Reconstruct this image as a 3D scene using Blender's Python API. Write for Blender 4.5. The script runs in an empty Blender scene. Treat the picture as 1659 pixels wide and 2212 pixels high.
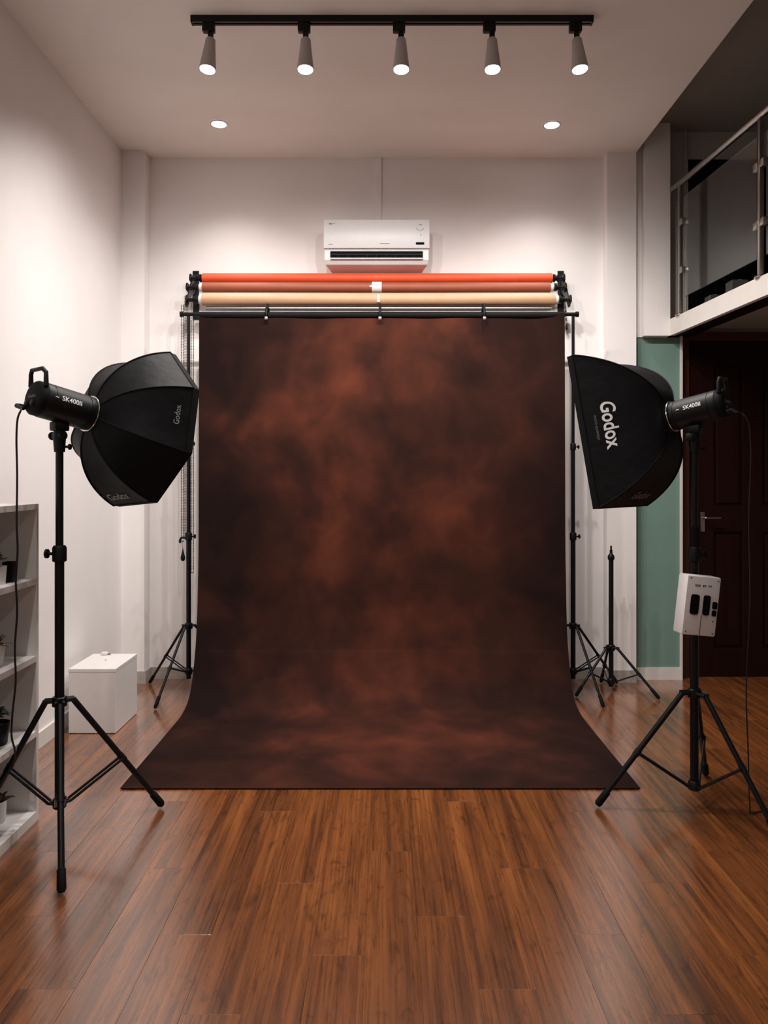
import bpy, bmesh, math, random
from math import sin, cos, pi, radians
from mathutils import Vector, Matrix, Euler

random.seed(7)
S = bpy.context.scene
C = S.collection
F_PX, CX, CY, EYE = 1660.0, 832.0, 1032.0, 1.4

# ------------------------------------------------------------------ camera
cam_data = bpy.data.cameras.new('camera')
cam = bpy.data.objects.new('camera', cam_data); C.objects.link(cam)
cam.location = (0, 0, EYE); cam.rotation_euler = (pi / 2, 0, 0)
cam_data.sensor_fit = 'HORIZONTAL'; cam_data.sensor_width = 36
cam_data.lens = 36 * F_PX / 1659
cam_data.shift_x = -(CX - 829.5) / 1659
cam_data.shift_y = -(1106 - CY) / 1659
cam_data.clip_start = 0.05
S.camera = cam

# ------------------------------------------------------------------ world, light, exposure
world = bpy.data.worlds.new('world'); S.world = world
world.use_nodes = True
world.node_tree.nodes['Background'].inputs[0].default_value = (0.9, 0.85, 0.8, 1)
world.node_tree.nodes['Background'].inputs[1].default_value = 0.02
S.view_settings.view_transform = 'Standard'
S.view_settings.look = 'None'
S.view_settings.gamma = 1
S.view_settings.use_curve_mapping = False
S.view_settings.exposure = 0.48
TRACK_W = 62.0      # each track spotlight
DOWN_W = 40.0       # each downlight by the back wall
ADDED_NEAR_W = 70.0       # each added unseen downlight over and ahead of the camera
LAMP_COL = (1.0, 0.95, 0.915)

# ------------------------------------------------------------------ helpers
def P(px, py, d):
    """picture point at depth d -> world"""
    return Vector(((px - CX) / F_PX * d, d, EYE - (py - CY) / F_PX * d))

ORG = {}     # object -> world origin of its local frame
class MB:
    def __init__(s): s.v = []; s.f = []; s.uv = None
    def add(s, vs, fs):
        o = len(s.v); s.v += [Vector(v) for v in vs]; s.f += [tuple(i + o for i in f) for f in fs]; return s
    def box(s, x0, x1, y0, y1, z0, z1, M=None, bev=0.0):
        if bev > 0:
            bm = bmesh.new(); bmesh.ops.create_cube(bm, size=1)
            for v in bm.verts:
                v.co = Vector(((x0 + x1) / 2 + v.co.x * (x1 - x0), (y0 + y1) / 2 + v.co.y * (y1 - y0), (z0 + z1) / 2 + v.co.z * (z1 - z0)))
            bmesh.ops.bevel(bm, geom=bm.edges[:], offset=bev, segments=2, affect='EDGES', profile=0.5)
            vs = [(M @ v.co) if M else v.co.copy() for v in bm.verts]
            bm.verts.index_update()
            fs = [tuple(v.index for v in f.verts) for f in bm.faces]; bm.free()
            return s.add(vs, fs)
        vs = [Vector((x, y, z)) for z in (z0, z1) for y in (y0, y1) for x in (x0, x1)]
        if M: vs = [M @ v for v in vs]
        return s.add(vs, [(0, 2, 3, 1), (4, 5, 7, 6), (0, 1, 5, 4), (2, 6, 7, 3), (0, 4, 6, 2), (1, 3, 7, 5)])
    def tube(s, pts, r, n=12, cap=True):
        pts = [Vector(p) for p in pts]
        rs = r if isinstance(r, (list, tuple)) else [r] * len(pts)
        k = len(pts); rings = []
        t0 = (pts[1] - pts[0]).normalized()
        a = Vector((0, 0, 1)) if abs(t0.z) < 0.9 else Vector((1, 0, 0))
        u = (a - t0 * a.dot(t0)).normalized()
        for i in range(k):
            if i == 0: t = pts[1] - pts[0]
            elif i == k - 1: t = pts[-1] - pts[-2]
            else: t = (pts[i + 1] - pts[i]).normalized() + (pts[i] - pts[i - 1]).normalized()
            if t.length < 1e-9: t = t0
            t.normalize()
            u = (u - t * u.dot(t)).normalized(); w = t.cross(u)
            rings.append([pts[i] + (u * cos(2 * pi * j / n) + w * sin(2 * pi * j / n)) * rs[i] for j in range(n)])
        vs = [p for q in rings for p in q]
        fs = [(i * n + j, i * n + (j + 1) % n, (i + 1) * n + (j + 1) % n, (i + 1) * n + j) for i in range(k - 1) for j in range(n)]
        if cap: fs += [tuple(range(n))[::-1], tuple((k - 1) * n + j for j in range(n))]
        return s.add(vs, fs)
    def lathe(s, prof, o=(0, 0, 0), ax=(0, 0, 1), n=24, cap=True):
        """prof: (radius, distance along axis)"""
        o = Vector(o); ax = Vector(ax).normalized()
        a = Vector((0, 0, 1)) if abs(ax.z) < 0.9 else Vector((1, 0, 0))
        u = (a - ax * a.dot(ax)).normalized(); w = ax.cross(u)
        vs = []
        for r, h in prof:
            for j in range(n):
                vs.append(o + ax * h + (u * cos(2 * pi * j / n) + w * sin(2 * pi * j / n)) * r)
        k = len(prof)
        fs = [(i * n + j, i * n + (j + 1) % n, (i + 1) * n + (j + 1) % n, (i + 1) * n + j) for i in range(k - 1) for j in range(n)]
        if cap: fs += [tuple(range(n))[::-1], tuple((k - 1) * n + j for j in range(n))]
        return s.add(vs, fs)
    def prism(s, pts, axis, a, b):
        """polygon of 2-d points extruded along world axis 0/1/2 between a and b"""
        def mk(p, t):
            q = list(p); q.insert(axis, t); return Vector(q)
        n = len(pts); vs = [mk(p, a) for p in pts] + [mk(p, b) for p in pts]
        fs = [tuple(range(n))[::-1], tuple(range(n, 2 * n))] + [(i, (i + 1) % n, n + (i + 1) % n, n + i) for i in range(n)]
        return s.add(vs, fs)
    def grid(s, nu, nv, fn, uv=None):
        o = len(s.v)
        s.v += [Vector(fn(i / nu, j / nv)) for j in range(nv + 1) for i in range(nu + 1)]
        w = nu + 1
        s.f += [(o + j * w + i, o + j * w + i + 1, o + (j + 1) * w + i + 1, o + (j + 1) * w + i) for j in range(nv) for i in range(nu)]
        return s
    def build(s, name, mat, parent=None, smooth=None, at=None):
        org = ORG[parent.name] if parent else (Vector(at) if at is not None else Vector((0, 0, 0)))
        me = bpy.data.meshes.new(name)
        me.from_pydata([tuple(v - org) for v in s.v], [], s.f); me.update()
        bm = bmesh.new(); bm.from_mesh(me); bmesh.ops.recalc_face_normals(bm, faces=bm.faces[:]); bm.to_mesh(me); bm.free()
        me.materials.append(mat)
        if smooth is not None:
            me.polygons.foreach_set('use_smooth', [True] * len(me.polygons))
            me.set_sharp_from_angle(angle=radians(smooth))
        o = bpy.data.objects.new(name, me); C.objects.link(o)
        if parent: o.parent = parent
        else: o.location = org
        ORG[o.name] = org
        return o

def tag(o, label=None, cat=None, group=None, kind=None):
    if label: o['label'] = label
    if cat: o['category'] = cat
    if group: o['group'] = group
    if kind: o['kind'] = kind
    return o
def thing(name, loc, label, cat, group=None):
    o = bpy.data.objects.new(name, None); C.objects.link(o)
    o.location = loc; o.empty_display_size = 0.1; ORG[o.name] = Vector(loc)
    return tag(o, label, cat, group)
def struct(name, mb, mat, parent=None, smooth=None):
    o = mb.build(name, mat, parent, smooth)
    if not parent: o['kind'] = 'structure'
    return o
def text_mesh(name, txt, size, fn, mat, parent, offset=0.0, shear=0.0, cuts=0):
    cu = bpy.data.curves.new(name, 'FONT'); cu.body = txt; cu.size = size; cu.align_x = 'CENTER'; cu.align_y = 'CENTER'
    cu.offset = offset; cu.shear = shear; cu.resolution_u = 4
    t = bpy.data.objects.new(name, cu); C.objects.link(t)
    bpy.context.view_layer.update()
    me = bpy.data.meshes.new_from_object(t.evaluated_get(bpy.context.evaluated_depsgraph_get()))
    bpy.data.objects.remove(t); bpy.data.curves.remove(cu)
    org = ORG[parent.name]
    for v in me.vertices: v.co = Vector(fn(v.co.x, v.co.y)) - org
    me.materials.clear(); me.materials.append(mat); me.update()
    o = bpy.data.objects.new(name, me); C.objects.link(o); o.parent = parent; ORG[o.name] = org
    return o

# ------------------------------------------------------------------ materials
def mat_base(name, col, rough=0.5, metal=0.0, spec=0.5, **kw):
    m = bpy.data.materials.new(name); m.use_nodes = True
    b = m.node_tree.nodes['Principled BSDF']
    b.inputs['Base Color'].default_value = (*col, 1); b.inputs['Roughness'].default_value = rough
    b.inputs['Metallic'].default_value = metal; b.inputs['Specular IOR Level'].default_value = spec
    for k, v in kw.items(): b.inputs[k.replace('_', ' ')].default_value = v
    return m
def N(m, t, **kw):
    n = m.node_tree.nodes.new(t)
    for k, v in kw.items(): setattr(n, k, v)
    return n
def L(m, a, b): m.node_tree.links.new(a, b)
def noisy(name, col, rough=0.5, metal=0.0, spec=0.5, scale=40, var=0.12, bump=0.05, dist=0.001, **kw):
    """procedural paint, plastic or metal: soft colour variation and fine relief"""
    m = mat_base(name, col, rough, metal, spec, **kw); b = m.node_tree.nodes['Principled BSDF']
    tc = N(m, 'ShaderNodeTexCoord'); nz = N(m, 'ShaderNodeTexNoise'); nz.inputs['Scale'].default_value = scale; nz.inputs['Detail'].default_value = 5
    L(m, tc.outputs['Object'], nz.inputs['Vector'])
    r = N(m, 'ShaderNodeValToRGB'); r.color_ramp.elements[0].color = (*[c * (1 - var) for c in col], 1); r.color_ramp.elements[1].color = (*[min(1, c * (1 + var)) for c in col], 1)
    r.color_ramp.elements[0].position = 0.3; r.color_ramp.elements[1].position = 0.7
    L(m, nz.outputs['Fac'], r.inputs['Fac']); L(m, r.outputs['Color'], b.inputs['Base Color'])
    if bump:
        bp = N(m, 'ShaderNodeBump'); bp.inputs['Strength'].default_value = bump; bp.inputs['Distance'].default_value = dist
        L(m, nz.outputs['Fac'], bp.inputs['Height']); L(m, bp.outputs['Normal'], b.inputs['Normal'])
    return m
def emit(name, col, st):
    m = mat_base(name, (0.9, 0.9, 0.9), 0.4); b = m.node_tree.nodes['Principled BSDF']
    b.inputs['Emission Color'].default_value = (*col, 1); b.inputs['Emission Strength'].default_value = st
    return m

M_wall = noisy('wall_paint', (0.84, 0.80, 0.78), 0.75, spec=0.25, scale=3, var=0.02, bump=0.08, dist=0.002)
M_ceil = noisy('ceiling_paint', (0.86, 0.80, 0.76), 0.85, spec=0.2, scale=3, var=0.02, bump=0.05, dist=0.002)
M_upper = noisy('shaded_loft_paint', (0.30, 0.265, 0.235), 0.8, spec=0.2, scale=3, var=0.04)  # loft shade put into the colour of its ceiling and slab
M_upwall = noisy('shaded_loft_wall_paint', (0.42, 0.38, 0.34), 0.8, spec=0.2, scale=3, var=0.04)  # wall colour darkened to stand in for shade on the loft side
M_base = noisy('baseboard_tile', (0.40, 0.365, 0.33), 0.35, scale=30, var=0.12)
M_green = noisy('sage_green_paint', (0.165, 0.265, 0.225), 0.6, spec=0.3, scale=5, var=0.03)
M_trimw = noisy('white_trim', (0.70, 0.66, 0.62), 0.5, scale=10, var=0.03)
M_black = noisy('black_powdercoat', (0.004, 0.004, 0.005), 0.38, spec=0.25, scale=300, var=0.2, bump=0.1, dist=0.0005)
M_blackpl = noisy('black_plastic', (0.004, 0.004, 0.0045), 0.45, spec=0.2, scale=200, var=0.2, bump=0.1, dist=0.0005)
M_rubber = noisy('black_rubber', (0.004, 0.004, 0.004), 0.7, spec=0.12, scale=100)
M_cable = noisy('brown_black_cable', (0.012, 0.009, 0.008), 0.5, spec=0.3, scale=60)
M_steel = noisy('brushed_steel', (0.42, 0.39, 0.36), 0.28, metal=1.0, scale=80, var=0.08)
M_chrome = noisy('silver_ring', (0.75, 0.74, 0.73), 0.2, metal=1.0, scale=60, var=0.05)
M_alu = noisy('dull_aluminium', (0.30, 0.29, 0.28), 0.4, metal=0.8, scale=60, var=0.05)
M_whitepl = noisy('white_plastic', (0.70, 0.67, 0.67), 0.35, scale=50, var=0.02, bump=0.02)
M_shelf = noisy('white_laminate', (0.68, 0.65, 0.625), 0.45, scale=20, var=0.02)
M_cube = noisy('white_box_laminate', (0.72, 0.69, 0.67), 0.4, scale=20, var=0.02)
M_print = noisy('white_print', (0.78, 0.78, 0.78), 0.6, scale=100, var=0.02, bump=0)
M_printg = noisy('grey_print', (0.16, 0.16, 0.16), 0.6, scale=100, var=0.02, bump=0)
M_printm = noisy('dim_white_print', (0.30, 0.30, 0.30), 0.6, scale=100, var=0.02, bump=0)
M_mark = noisy('dark_print', (0.12, 0.11, 0.11), 0.6, scale=100, var=0.02, bump=0)
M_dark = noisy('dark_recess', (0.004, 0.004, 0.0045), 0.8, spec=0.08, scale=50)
M_lamp_grey = noisy('grey_lamp_metal', (0.42, 0.39, 0.37), 0.5, scale=100, var=0.05)
M_glow = emit('lamp_glow', (1.0, 0.96, 0.93), 14)
M_orange = noisy('orange_paper', (0.74, 0.075, 0.016), 0.6, scale=12, var=0.06, bump=0.05)
M_rust = noisy('rust_paper', (0.27, 0.066, 0.028), 0.6, scale=12, var=0.06, bump=0.05)
M_beige = noisy('beige_paper', (0.50, 0.285, 0.165), 0.6, scale=12, var=0.05, bump=0.05)
M_kraft = noisy('white_core', (0.7, 0.66, 0.62), 0.6, scale=20, var=0.05)
M_leaf = noisy('dark_green_leaf', (0.025, 0.05, 0.018), 0.5, scale=40, var=0.5)
M_leafb = noisy('brown_leaf', (0.05, 0.018, 0.012), 0.5, scale=40, var=0.4)
M_soil = noisy('potting_soil', (0.02, 0.014, 0.01), 0.9, scale=120, var=0.4)
M_diff = noisy('diffuser_cloth', (0.75, 0.75, 0.75), 0.8, scale=200, var=0.02)
M_card = noisy('grey_carton', (0.16, 0.15, 0.135), 0.7, scale=20, var=0.1)

def fabric_mat():
    m = mat_base('black_softbox_nylon', (0.0035, 0.0035, 0.004), 0.55, spec=0.11); b = m.node_tree.nodes['Principled BSDF']
    tc = N(m, 'ShaderNodeTexCoord')
    n1 = N(m, 'ShaderNodeTexNoise'); n1.inputs['Scale'].default_value = 9; n1.inputs['Detail'].default_value = 3
    n2 = N(m, 'ShaderNodeTexNoise'); n2.inputs['Scale'].default_value = 900
    L(m, tc.outputs['Object'], n1.inputs['Vector']); L(m, tc.outputs['Object'], n2.inputs['Vector'])
    b1 = N(m, 'ShaderNodeBump'); b1.inputs['Strength'].default_value = 0.35; b1.inputs['Distance'].default_value = 0.02
    b2 = N(m, 'ShaderNodeBump'); b2.inputs['Strength'].default_value = 0.3; b2.inputs['Distance'].default_value = 0.0008
    L(m, n1.outputs['Fac'], b1.inputs['Height']); L(m, n2.outputs['Fac'], b2.inputs['Height'])
    L(m, b1.outputs['Normal'], b2.inputs['Normal']); L(m, b2.outputs['Normal'], b.inputs['Normal'])
    return m
M_fab = fabric_mat()

def glass_mat():
    m = mat_base('grey_green_glass', (0.62, 0.68, 0.64), 0.03); b = m.node_tree.nodes['Principled BSDF']
    b.inputs['Transmission Weight'].default_value = 1.0; b.inputs['IOR'].default_value = 1.5
    tc = N(m, 'ShaderNodeTexCoord'); nz = N(m, 'ShaderNodeTexNoise'); nz.inputs['Scale'].default_value = 2
    L(m, tc.outputs['Object'], nz.inputs['Vector'])
    mr = N(m, 'ShaderNodeMapRange'); mr.inputs['To Min'].default_value = 0.02; mr.inputs['To Max'].default_value = 0.08
    L(m, nz.outputs['Fac'], mr.inputs['Value']); L(m, mr.outputs['Result'], b.inputs['Roughness'])
    return m
M_glass = glass_mat()

def floor_mat():
    m = mat_base('laminate_plank', (0.3, 0.12, 0.04), 0.3, spec=0.5); b = m.node_tree.nodes['Principled BSDF']
    tc = N(m, 'ShaderNodeTexCoord'); oi = N(m, 'ShaderNodeObjectInfo')
    sc = N(m, 'ShaderNodeVectorMath', operation='SCALE'); cb = N(m, 'ShaderNodeCombineXYZ')
    L(m, oi.outputs['Random'], cb.inputs['X']); L(m, oi.outputs['Random'], cb.inputs['Y']); L(m, oi.outputs['Random'], cb.inputs['Z'])
    L(m, cb.outputs['Vector'], sc.inputs[0]); sc.inputs['Scale'].default_value = 37.0
    ad = N(m, 'ShaderNodeVectorMath', operation='ADD'); L(m, tc.outputs['Object'], ad.inputs[0]); L(m, sc.outputs['Vector'], ad.inputs[1])
    def nz(sx, sy, detail, rough=0.6, dist=0.0):
        mp = N(m, 'ShaderNodeMapping'); mp.inputs['Scale'].default_value = (sx, sy, 1); L(m, ad.outputs['Vector'], mp.inputs['Vector'])
        n = N(m, 'ShaderNodeTexNoise'); n.inputs['Scale'].default_value = 1; n.inputs['Detail'].default_value = detail
        n.inputs['Roughness'].default_value = rough; n.inputs['Distortion'].default_value = dist
        L(m, mp.outputs['Vector'], n.inputs['Vector']); return n
    broad = nz(22, 0.9, 4, 0.55, 0.5)          # long soft bands
    fine = nz(110, 2.2, 5, 0.7, 0.2)           # hair-fine grain
    cath = nz(16, 4.5, 6, 0.7, 2.2)            # crown figure
    pore = nz(420, 14, 2, 0.5)
    r1 = N(m, 'ShaderNodeValToRGB'); e = r1.color_ramp.elements
    e[0].position = 0.30; e[0].color = (0.088, 0.029, 0.0105, 1); e[1].position = 0.72; e[1].color = (0.30, 0.100, 0.026, 1)
    q = e.new(0.5); q.color = (0.20, 0.064, 0.017, 1)
    L(m, broad.outputs['Fac'], r1.inputs['Fac'])
    r2 = N(m, 'ShaderNodeValToRGB'); e = r2.color_ramp.elements
    e[0].position = 0.36; e[0].color = (0.50, 0.46, 0.45, 1); e[1].position = 0.56; e[1].color = (1.08, 1.06, 1.04, 1)
    L(m, fine.outputs['Fac'], r2.inputs['Fac'])
    mx = N(m, 'ShaderNodeMix', data_type='RGBA', blend_type='MULTIPLY'); mx.inputs['Factor'].default_value = 0.75
    L(m, r1.outputs['Color'], mx.inputs['A']); L(m, r2.outputs['Color'], mx.inputs['B'])
    r3 = N(m, 'ShaderNodeValToRGB'); e = r3.color_ramp.elements
    e[0].position = 0.33; e[0].color = (0.42, 0.42, 0.45, 1); e[1].position = 0.46; e[1].color = (1, 1, 1, 1)
    L(m, cath.outputs['Fac'], r3.inputs['Fac'])
    mx2 = N(m, 'ShaderNodeMix', data_type='RGBA', blend_type='MULTIPLY'); mx2.inputs['Factor'].default_value = 0.8
    L(m, mx.outputs['Result'], mx2.inputs['A']); L(m, r3.outputs['Color'], mx2.inputs['B'])
    # slight tone shift from plank to plank
    hs = N(m, 'ShaderNodeHueSaturation'); mr = N(m, 'ShaderNodeMapRange'); mr.inputs['To Min'].default_value = 0.88; mr.inputs['To Max'].default_value = 1.1
    L(m, oi.outputs['Random'], mr.inputs['Value']); L(m, mr.outputs['Result'], hs.inputs['Value']); L(m, mx2.outputs['Result'], hs.inputs['Color'])
    L(m, hs.outputs['Color'], b.inputs['Base Color'])
    b.inputs['Coat Weight'].default_value = 1.0; b.inputs['Coat IOR'].default_value = 1.85; b.inputs['Coat Roughness'].default_value = 0.15
    rr = N(m, 'ShaderNodeMapRange'); rr.inputs['To Min'].default_value = 0.22; rr.inputs['To Max'].default_value = 0.34
    L(m, fine.outputs['Fac'], rr.inputs['Value']); L(m, rr.outputs['Result'], b.inputs['Roughness'])
    bp = N(m, 'ShaderNodeBump'); bp.inputs['Strength'].default_value = 0.10; bp.inputs['Distance'].default_value = 0.0012
    sm = N(m, 'ShaderNodeMath', operation='ADD'); L(m, fine.outputs['Fac'], sm.inputs[0]); L(m, pore.outputs['Fac'], sm.inputs[1])
    L(m, sm.outputs[0], bp.inputs['Height']); L(m, bp.outputs['Normal'], b.inputs['Normal']); L(m, bp.outputs['Normal'], b.inputs['Coat Normal'])
    return m
M_floor = floor_mat()

def door_mat():
    m = mat_base('dark_red_mahogany', (0.02, 0.006, 0.004), 0.45, spec=0.12); b = m.node_tree.nodes['Principled BSDF']
    tc = N(m, 'ShaderNodeTexCoord'); mp = N(m, 'ShaderNodeMapping'); mp.inputs['Scale'].default_value = (30, 30, 1.5)
    n = N(m, 'ShaderNodeTexNoise'); n.inputs['Scale'].default_value = 1; n.inputs['Detail'].default_value = 5
    L(m, tc.outputs['Object'], mp.inputs['Vector']); L(m, mp.outputs['Vector'], n.inputs['Vector'])
    r = N(m, 'ShaderNodeValToRGB'); r.color_ramp.elements[0].color = (0.006, 0.0013, 0.001, 1); r.color_ramp.elements[1].color = (0.018, 0.004, 0.0025, 1)
    L(m, n.outputs['Fac'], r.inputs['Fac']); L(m, r.outputs['Color'], b.inputs['Base Color'])
    return m
M_door = door_mat()
M_casing = noisy('brown_red_casing', (0.045, 0.010, 0.005), 0.4, scale=20, var=0.2)

def backdrop_mat():
    """painted muslin: mottled rust patches that fade to near black at the edges (UV in metres)"""
    m = mat_base('painted_backdrop', (0.1, 0.03, 0.02), 0.9, spec=0.05); b = m.node_tree.nodes['Principled BSDF']
    uv = N(m, 'ShaderNodeUVMap'); uv.uv_map = 'UVMap'
    sep = N(m, 'ShaderNodeSeparateXYZ'); L(m, uv.outputs['UV'], sep.inputs[0])
    def nz(scale, detail, dist, off, sy=1.0, rough=0.5):
        mp = N(m, 'ShaderNodeMapping'); mp.inputs['Location'].default_value = (off, off * 0.7, 0); mp.inputs['Scale'].default_value = (1, sy, 1)
        L(m, uv.outputs['UV'], mp.inputs['Vector'])
        n = N(m, 'ShaderNodeTexNoise'); n.inputs['Scale'].default_value = scale; n.inputs['Detail'].default_value = detail
        n.inputs['Distortion'].default_value = dist; n.inputs['Roughness'].default_value = rough
        L(m, mp.outputs['Vector'], n.inputs['Vector']); return n
    big = nz(1.9, 3, 0.4, 3.3, 0.9, 0.5)
    mid = nz(4.6, 3, 0.35, 8.1, 0.9, 0.5)
    fin = nz(26, 4, 0.4, 1.7, 1.0, 0.6)
    def math(op, a, bb):
        n = N(m, 'ShaderNodeMath', operation=op)
        for i, v in enumerate((a, bb)):
            if isinstance(v, (int, float)): n.inputs[i].default_value = v
            else: L(m, v, n.inputs[i])
        return n.outputs[0]
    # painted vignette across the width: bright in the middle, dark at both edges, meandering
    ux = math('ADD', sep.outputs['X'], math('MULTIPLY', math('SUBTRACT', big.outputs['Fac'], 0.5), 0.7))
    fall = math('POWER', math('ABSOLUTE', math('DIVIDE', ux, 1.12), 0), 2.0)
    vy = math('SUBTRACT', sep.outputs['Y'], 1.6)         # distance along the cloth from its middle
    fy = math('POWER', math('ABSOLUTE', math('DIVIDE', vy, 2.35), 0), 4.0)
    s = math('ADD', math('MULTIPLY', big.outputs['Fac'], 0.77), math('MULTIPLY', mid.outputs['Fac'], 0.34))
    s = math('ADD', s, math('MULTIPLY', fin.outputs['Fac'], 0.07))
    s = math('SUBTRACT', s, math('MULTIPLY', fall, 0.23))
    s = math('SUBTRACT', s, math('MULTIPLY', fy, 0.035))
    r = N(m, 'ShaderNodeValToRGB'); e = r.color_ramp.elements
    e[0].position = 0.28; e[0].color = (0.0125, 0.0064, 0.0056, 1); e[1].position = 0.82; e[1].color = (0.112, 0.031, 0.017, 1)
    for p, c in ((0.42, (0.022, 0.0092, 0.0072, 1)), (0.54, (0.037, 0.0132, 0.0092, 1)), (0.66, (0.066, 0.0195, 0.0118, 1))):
        q = e.new(p); q.color = c
    L(m, s, r.inputs['Fac']); L(m, r.outputs['Color'], b.inputs['Base Color'])
    bp = N(m, 'ShaderNodeBump'); bp.inputs['Strength'].default_value = 0.05; bp.inputs['Distance'].default_value = 0.002
    L(m, fin.outputs['Fac'], bp.inputs['Height']); L(m, bp.outputs['Normal'], b.inputs['Normal'])
    return m
M_drop = backdrop_mat()

# ------------------------------------------------------------------ the room
XL, XE, XR = -1.797, 1.72, 3.6        # left wall, ceiling edge, far right wall
YB, YN = 5.355, -2.0                  # back wall, wall behind the photographer
ZC, ZU = 3.63, 3.83                   # ceiling, loft ceiling
floor = struct('floor', MB().box(XL - .2, XR + .2, YN - .2, YB + .3, -0.12, -0.006), M_casing)
PW, PL = 0.158, 1.22
plank_mesh = {}
def plank(x0, y0, length):
    key = round(length, 2)
    if key not in plank_mesh:
        mb = MB(); g = 0.00015; c = 0.0006; w, l, h = PW / 2 - g, length / 2 - g, 0.006
        vs = [(-w, -l, -h), (w, -l, -h), (w, l, -h), (-w, l, -h), (-w, -l, -c), (w, -l, -c), (w, l, -c), (-w, l, -c),
              (-w + c, -l + c, 0), (w - c, -l + c, 0), (w - c, l - c, 0), (-w + c, l - c, 0)]
        fs = [(8, 9, 10, 11)] + [(i, (i + 1) % 4, 4 + (i + 1) % 4, 4 + i) for i in range(4)] + [(4 + i, 4 + (i + 1) % 4, 8 + (i + 1) % 4, 8 + i) for i in range(4)]
        me = bpy.data.meshes.new('plank'); me.from_pydata(vs, [], fs); me.update(); me.materials.append(M_floor); plank_mesh[key] = me
    o = bpy.data.objects.new('plank', plank_mesh[key]); C.objects.link(o); o.parent = floor
    o.location = (x0 + PW / 2, y0 + length / 2, 0)
offs = [0.1, 0.75, 0.35, 1.0, 0.55, 0.2, 0.85, 0.45]
k = 0; x = XL
while x < XR:
    y = YN; first = PL * 0.2 + offs[k % 8]
    ln = min(first, PL)
    while y < YB + 0.04:
        ln = min(ln, YB + 0.05 - y)
        if ln > 0.02: plank(x, y, ln)
        y += ln; ln = PL
    x += PW; k += 1

struct('wall_left', MB().box(XL - .15, XL, YN, YB + .3, 0, 3.95), M_wall)
struct('wall_back', MB().box(XL, 1.53, YB, YB + .15, 0, 3.95), M_wall)
struct('wall_near', MB().box(XL, XR, YN - .15, YN, 0, 3.95), M_wall)
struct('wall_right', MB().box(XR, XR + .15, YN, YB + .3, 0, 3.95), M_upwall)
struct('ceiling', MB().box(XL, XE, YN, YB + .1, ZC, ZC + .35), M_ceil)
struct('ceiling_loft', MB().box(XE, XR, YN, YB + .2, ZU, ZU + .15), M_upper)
# corner pilasters
struct('wall_pilaster', MB().box(XL, -1.64, 5.234, YB, 0, ZC), M_wall)
struct('wall_pilaster', MB().box(1.52, XE, 5.264, YB + .1, 0, ZC), M_wall)
# green strip and door wall
struct('wall_green', MB().box(XE, 2.052, 5.335, 5.50, 0, 2.374), M_green)
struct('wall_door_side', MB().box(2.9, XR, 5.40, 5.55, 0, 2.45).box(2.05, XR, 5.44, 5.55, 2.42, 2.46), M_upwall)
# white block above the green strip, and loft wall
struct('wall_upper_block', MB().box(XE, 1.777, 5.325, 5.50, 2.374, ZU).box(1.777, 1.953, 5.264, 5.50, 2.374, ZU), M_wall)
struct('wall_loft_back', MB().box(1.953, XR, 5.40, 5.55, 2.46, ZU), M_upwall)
struct('trim_1', MB().box(2.045, 2.060, 5.32, 5.42, 0, 2.45), M_trimw)
struct('trim_2', MB().tube([(2.102, 5.375, 2.49), (2.102, 5.375, ZU)], 0.008, 10), M_upwall)
# conduit above the air conditioner
struct('trim_3', MB().box(-0.066, -0.026, YB - .012, YB, 3.12, ZC, bev=0.003), M_wall)
# baseboards
bh, bt = 0.083, 0.012
struct('baseboard_left', MB().box(XL, XL + bt, YN, 5.234, 0, bh), M_trimw)
struct('baseboard_back', MB().box(-1.64 + bt, 1.52 - bt, YB - bt, YB, 0, bh)
       .box(XL + bt, -1.64 + bt, 5.234 - bt, 5.234, 0, bh).box(-1.64, -1.64 + bt, 5.234, YB, 0, bh)
       .box(1.52 - bt, XE, 5.264 - bt, 5.264, 0, bh).box(1.52 - bt, 1.52, 5.264, YB, 0, bh), M_base)
struct('baseboard_right', MB().box(XE, 2.045, 5.335 - bt, 5.335, 0, bh), M_trimw)
# door under the loft
door = struct('door_1', MB().box(2.13, 3.02, 5.42, 5.44, 0, 2.36), M_door)
dz = [(0.0, 0.20), (1.02, 1.20), (2.20, 2.36)]
for (a, b_) in dz: MB().box(2.255, 2.90, 5.405, 5.42, a, b_, bev=0.003).build('rail', M_door, door)
for (a, b_) in ((2.13, 2.312), (2.515, 2.655), (2.86, 3.02)): MB().box(a, b_, 5.403, 5.42, 0, 2.36, bev=0.003).build('stile', M_door, door)
for (a, b_) in ((2.312, 2.515), (2.655, 2.86)):
    for (z0, z1) in ((0.20, 1.02), (1.20, 2.20)):
        MB().box(a + .02, b_ - .02, 5.408, 5.42, z0 + .02, z1 - .02, bev=0.006).build('panel', M_door, door)
h = MB().box(2.215, 2.245, 5.395, 5.405, 1.02, 1.16, bev=0.003).tube([(2.23, 5.40, 1.12), (2.23, 5.35, 1.12), (2.235, 5.345, 1.12), (2.335, 5.345, 1.12)], 0.007, 8).build('door_handle', M_steel, door, 40)
h['label'] = 'steel lever handle'
cs = struct('trim_4', MB().box(2.060, 2.13, 5.385, 5.44, 0, 2.42).box(3.02, 3.09, 5.385, 5.44, 0, 2.42).box(2.13, 3.02, 5.385, 5.44, 2.36, 2.42), M_casing)
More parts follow.
